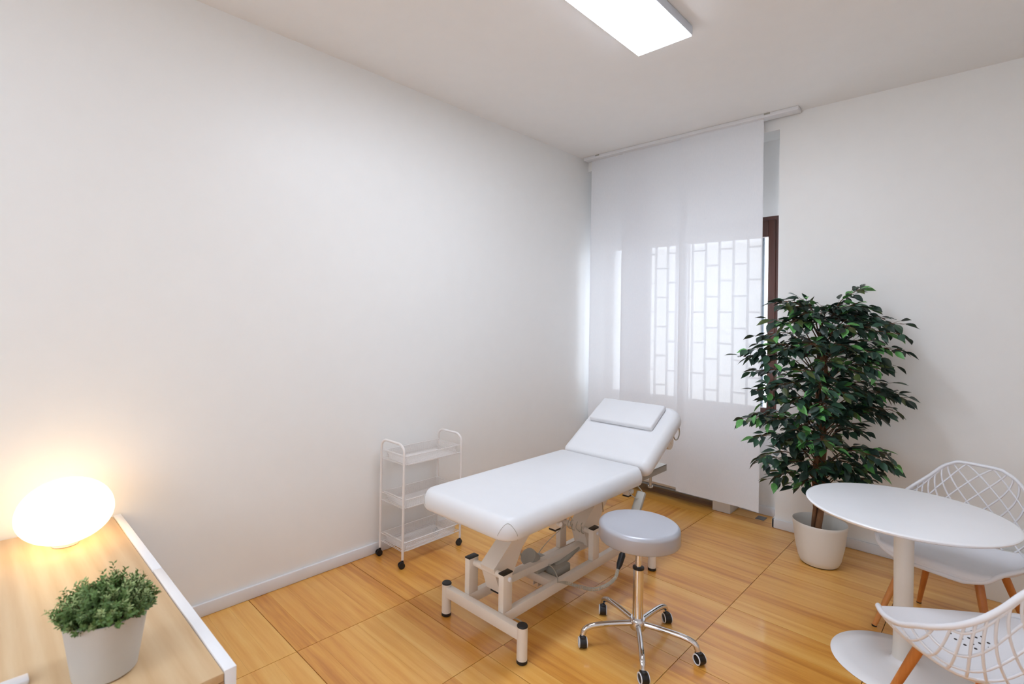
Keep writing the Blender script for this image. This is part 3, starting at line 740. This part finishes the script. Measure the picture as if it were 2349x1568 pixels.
def make_chair(label):
    t = thing('shell_chair', label, 'chair', group='white lattice chairs around the round table')
    b = MB(); nv, nu = 54, 30; g = []
    for j in range(nv+1):
        v = 6.5*j/nv; lim = max(solid_lim(min(v, 6.499)), .1)
        g.append([shell(-lim+2*lim*i/nu, v) for i in range(nu+1)])
    for off in (0, -.006):
        vv = [[b.bm.verts.new(p+Vector((0, 0, off))) for p in r] for r in g]
        for j in range(nv):
            for i in range(nu):
                b.bm.faces.new((vv[j][i], vv[j][i+1], vv[j+1][i+1], vv[j+1][i]))
        if off == 0: top = vv
        else:
            bot = vv
            edge = [(0, i, 0, i+1) for i in range(nu)]+[(nv, i, nv, i+1) for i in range(nu)]+[(j, 0, j+1, 0) for j in range(nv)]+[(j, nu, j+1, nu) for j in range(nv)]
            for (a0, b0, a1, b1) in edge: b.bm.faces.new((top[a0][b0], top[a1][b1], bot[a1][b1], bot[a0][b0]))
    seat = b.build('seat', M['white'], t, angle=60)
    b = MB()
    for r_, n_ in ((0, 1), (.028, 6), (.052, 12)):
        for k in range(n_):
            a = 2*PI*k/n_+.2; x, y = r_*math.cos(a), .10+r_*math.sin(a)
            u = math.asin(max(-1, min(1, x/.286*math.sin(PI/2*.98))))/(PI/2*.98); v = 4+(.055-y)/.11
            p = shell(u, v); b.lathe([(0, .0012), (.0045, .0012), (.0048, -.002)], p, n=10)
    b.build('drain_hole', M['dark'], seat)
    # rim
    b = MB(); P = [shell(-1, v*.25) for v in range(0, 45)]; P2 = [shell(1, v*.25) for v in range(44, -1, -1)]
    topc = [shell(-1+.2*k, 11) for k in range(1, 10)]
    front = [shell(1-.1*k, 0) for k in range(1, 20)]
    b.tube(P+topc+P2+front, .0085, n=10, closed=True, flat=1.15); b.build('rim', M['white'], t, angle=80)
    # lattice: two diagonal families over the shell
    b = MB(); NU = 3.1
    for fam in (1, -1):
        k = -20
        while k < 30:
            run = []
            for j in range(0, 181):
                v = 3.0+8.0*j/180
                e_ = cr(rows_e, v); c2_ = cr([Vector((q[0], q[1], 0)) for q in rows_c], v)
                u = fam*(k*.074-(v-3)*.070)/(e_.x*1.08+max(0, e_.z-c2_.y)*.75)
                if -1 < u < 1 and abs(u) > solid_lim(v)-.04: run.append(shell(u, v))
                else:
                    if len(run) > 3: b.tube(run, .0042, n=6)
                    run = []
            if len(run) > 3: b.tube(run, .0042, n=6)
            k += 1
    b.build('lattice', M['white'], t, angle=80)
    for sx_ in (-1, 1):
        for sy_ in (-1, 1):
            b = MB(); b.tube([(sx_*.122, sy_*.115, .400), (sx_*.148, sy_*.145, .30), (sx_*.224, sy_*.232, .006)], [.0165, .0165, .0105], n=16)
            lg = b.build('leg', M['leg'], t)
            b = MB(); b.lathe([(0, 0.0005), (.011, .0005), (.011, .006), (0, .006)], (sx_*.224, sy_*.232, 0), n=14); b.build('foot', M['black'], lg)
    b = MB(); b.box((-.14, -.12, .385), (.14, .12, .393)); b.build('mounting_plate', M['white'], t)
    return t
ch = make_chair('white lattice chair with wooden legs beyond the round table by the wall')
ch.location = (2.654, 2.29, 0); ch.rotation_euler = (0, 0, math.radians(253-90))
ch2 = dup_tree(ch); ch2['label'] = 'white lattice chair seen from behind at the lower right, nearest the viewer'
ch2.location = (2.79, 1.335, 0); ch2.rotation_euler = (0, 0, math.radians(128-90))
for st_ in ch.children:
    for q in list(st_.children):
        if q.name.startswith('drain_hole'): bpy.data.objects.remove(q)
# low white box by the wall at right edge
b = MB(); b.box((2.735, 2.90, .0005), (3.35, WF-BT-.002, .232), bevel=.003)
tag(b.build('low_box', M['pot']), 'low plain white box against the wall behind the far chair', 'box')

# ------------------------------------------------------------------ ficus tree
FX, FY = 2.018, 2.716
t = thing('ficus_tree', 'tall artificial ficus tree with dense dark green leaves in a white pot', 'plant', (FX, FY, 0))
b = MB(); b.lathe([(0, .004), (.096, .004), (.104, .010), (.116, .04), (.132, .12), (.146, .24), (.149, .258), (.147, .262), (.144, .258), (.140, .23), (.125, .11), (0, .10)], (FX, FY, 0), n=64); pot = wp(b, 'pot', M['pot'], t, angle=50)
b = MB(); b.lathe([(0, .0005), (.094, .0005), (.096, .004), (0, .004)], (FX, FY, 0), n=40); wp(b, 'pot_base', M['dark'], pot)
Vr = (rt - Vector((0, 0, rt.z))).normalized()       # screen-right direction on the floor plane (tree's wide side)
Vd = Vector((-Vr.y, Vr.x, 0))
base_ = Vector((FX, FY, 0))-Vr*.012
def trunk(ph, r0_, z1, amp):
    P, Rr = [], []
    for k in range(40):
        f = k/39; z = .10+(z1-.10)*f; a = ph+f*7.5
        P.append(base_+Vr*(amp*math.cos(a)+.02*f)+Vd*amp*math.sin(a)+Vector((0, 0, z))); Rr.append(r0_*(1-.55*f))
    b = MB(); b.tube(P, Rr, n=12); wp(b, 'trunk', M['bark'], t); return P
T1 = trunk(.3, .020, 1.50, .022); T2 = trunk(.3+PI, .019, 1.42, .022); T3 = trunk(.3+PI/2, .012, 1.35, .026)
# branch tips: (screen-right offset m, height m, depth offset m)
TIPS = [(-0.279,1.632,-0.05),(-0.296,1.511,0),(-0.517,1.284,-0.05),(-0.457,1.33,0),(-0.369,1.413,0.03),(-0.436,1.194,0),(-0.434,1.078,-0.05),(-0.406,0.935,0),(-0.487,0.898,0),(-0.411,0.796,-0.05),(-0.428,0.688,-0.1),(-0.32,0.622,0),(-0.319,0.542,-0.05),(-0.18,0.507,-0.1),(0.17,1.706,-0.072),(0.213,1.599,-0.113),(0.079,1.609,-0.153),(0.288,1.534,-0.136),(0.32,1.504,-0.226),(0.278,1.446,-0.273),(0.315,1.356,-0.218),(0.282,1.263,-0.181),(0.17,1.241,-0.243),(0.224,1.296,-0.121),(0.312,1.087,-0.211),(0.381,1.064,-0.174),(0.297,0.994,-0.193),(0.219,0.969,-0.201),(0.137,1.096,-0.205),(0.144,0.861,-0.122),(0.21,0.876,-0),(0.303,0.674,-0.196),(0.305,0.725,-0.143),(0.209,0.618,-0.186),(0.136,0.583,-0.198),(0.168,0.552,-0.057),(0.032,0.678,-0.18),(0.183,0.726,-0.251),(-0.128,1.65,0),(-0.161,1.553,-0.1),(0.035,1.613,0.06),(0.004,1.578,-0.05),(0.109,1.558,-0.015),(-0.114,1.501,-0.15),(0.002,1.491,-0.245),(-0.267,1.498,-0.1),(0.132,1.48,-0.205),(-0.027,1.375,-0.215),(-0.209,1.373,-0.22),(-0.32,1.341,-0.15),(-0.396,1.258,-0.1),(-0.125,1.275,-0.25),(0.019,1.228,-0.26),(-0.258,1.219,-0.22),(-0.344,1.132,-0.15),(-0.174,1.123,-0.25),(-0.037,1.098,-0.235),(-0.294,1.037,-0.2),(-0.339,0.914,-0.1),(-0.191,0.962,-0.2),(-0.028,0.929,-0.15),(0.079,0.982,-0.145),(-0.296,0.788,-0.12),(-0.214,0.808,-0.2),(-0.086,0.759,-0.2),(-0.241,0.657,-0.12),(-0.129,0.641,-0.15),(0.036,0.616,-0.1),(-0.191,0.774,0.06),(0.066,1.161,0.12),(0.195,1.334,0.105),(-0.079,1.386,0.12),(0.229,1.119,0.03),(-0.016,0.877,0.12),(0.156,0.766,0.12),(-0.307,1.106,0.06),(0.268,1.399,-0.061),(0.288,1.026,-0.076),(-0.091,0.559,-0.05),(-0.177,0.827,-0.28),(-0.125,1.15,-0.05),(0.118,1.145,0.03),(-0.178,1.609,0.03),(0.217,1.56,-0.035),(0.124,1.332,-0.286),(-0.382,1.365,-0.12),(-0.078,0.665,0.06),(-0.393,1.033,-0.1),(-0.279,0.871,-0.2),(-0.167,1.015,-0.28),(-0.028,1.364,0),(-0.014,1.423,-0.1),(0.197,0.987,-0.09),(0.293,1.141,-0.136)]
leafdata = []; rl = random.Random(11)
bt = MB()
for (u, z, dd) in TIPS:
    tip = Vector((FX, FY, 0))+Vr*u+Vd*dd+Vector((0, 0, z))
    reach = math.hypot(u, dd)
    z0_ = max(.42, min(1.40, z-.10-reach*.25+rl.uniform(-.05, .05)))
    org = base_+Vector((0, 0, z0_))
    midp = org.lerp(tip, .5)+Vector((0, 0, .05+.12*reach))
    P = catmull([org, midp, tip], 8)
    bt.tube(P, [.0042-.0032*i/(len(P)-1) for i in range(len(P))], n=5)
    nl = 20 if reach < .15 else 25
    for k in range(nl):
        f = .32+.68*(k+.5)/nl; idx = min(len(P)-2, int(f*(len(P)-1))); p = P[idx].lerp(P[idx+1], f*(len(P)-1)-idx)
        T = (P[idx+1]-P[idx]).normalized(); side = T.cross(Vector((0, 0, 1))).normalized()*(1 if k % 2 else -1)
        d = (T*rl.uniform(.3, 1.)+side*rl.uniform(.5, 1.)+Vector((rl.uniform(-.3, .3), rl.uniform(-.3, .3), rl.uniform(-.55, .25)))).normalized()
        tw = p+d*rl.uniform(.010, .062)
        bt.tube([p, tw], [.0012, .0009], n=3, caps=False)
        n_ = (Vector((rl.uniform(-.7, .7), rl.uniform(-.7, .7), 1))).normalized()
        leafdata.append((tw, d+Vector((0, 0, rl.uniform(-.5, .05))), n_, rl.uniform(.75, 1.1)))
wp(bt, 'twig', M['branch'], t, kind='stuff')
def leaf_geo(fold):
    """ovate pointed leaf along +Y, 0..1"""
    prof = [(0, 0), (.10, .11), (.28, .215), (.48, .235), (.68, .17), (.86, .065), (1., 0)]
    V, F = [], []
    for y, w_ in prof: V.append((0, y, -.10*y*y)); 
    n = len(prof)
    for y, w_ in prof[1:-1]:
        V.append((w_, y, -.10*y*y+fold*w_)); V.append((-w_, y, -.10*y*y+fold*w_))
    R = lambda i: n+2*(i-1); Lf = lambda i: n+2*(i-1)+1
    F += [(0, R(1), 1), (0, 1, Lf(1))]
    for i in range(1, n-2): F += [(i, R(i), R(i+1), i+1), (i, i+1, Lf(i+1), Lf(i))]
    F += [(n-2, R(n-2), n-1), (n-2, n-1, Lf(n-2))]
    return V, F
mats = ['leaf_dark', 'leaf_mid', 'leaf_light', 'leaf_olive']
LV, LF = leaf_geo(.35)
lmesh = {}
for q in mats:
    me = bpy.data.meshes.new('leaf'); me.from_pydata(LV, [], LF); me.materials.append(M[q])
    me.polygons.foreach_set('use_smooth', [True]*len(me.polygons)); lmesh[q] = me
def lmat(p, d, n_, s_):
    d = d.normalized(); x = d.cross(n_).normalized(); zz = x.cross(d)
    L_ = .084*s_
    return Matrix(((x.x, d.x, zz.x, p.x), (x.y, d.y, zz.y, p.y), (x.z, d.z, zz.z, p.z), (0, 0, 0, 1))) @ Matrix.Scale(L_, 4)
leafdata.sort(key=lambda q: (q[0]-CAM).length)
rest = {q: ([], []) for q in mats}
Tinv = Matrix.Translation((-FX, -FY, 0))
for i, (p, d, n_, s_) in enumerate(leafdata):
    r_ = rl.random(); q = 'leaf_dark' if r_ < .5 else 'leaf_mid' if r_ < .76 else 'leaf_light' if r_ < .90 else 'leaf_olive'
    mt = lmat(p, d, n_, s_)
    if i % 3 == 0 and i//3 < 300:
        o = bpy.data.objects.new('leaf', lmesh[q]); C.objects.link(o); o.parent = t; o.matrix_parent_inverse = Tinv; o.matrix_basis = mt
    else:
        V, F = rest[q]; k = len(V); V += [tuple(mt @ Vector(v)) for v in LV]; F += [tuple(k+j for j in f) for f in LF]
for q, (V, F) in rest.items():
    if not V: continue
    me = bpy.data.meshes.new('foliage'); me.from_pydata(V, [], F); me.materials.append(M[q])
    me.polygons.foreach_set('use_smooth', [True]*len(me.polygons))
    o = bpy.data.objects.new('foliage', me); C.objects.link(o); o.parent = t; o.matrix_parent_inverse = Tinv; o['kind'] = 'stuff'
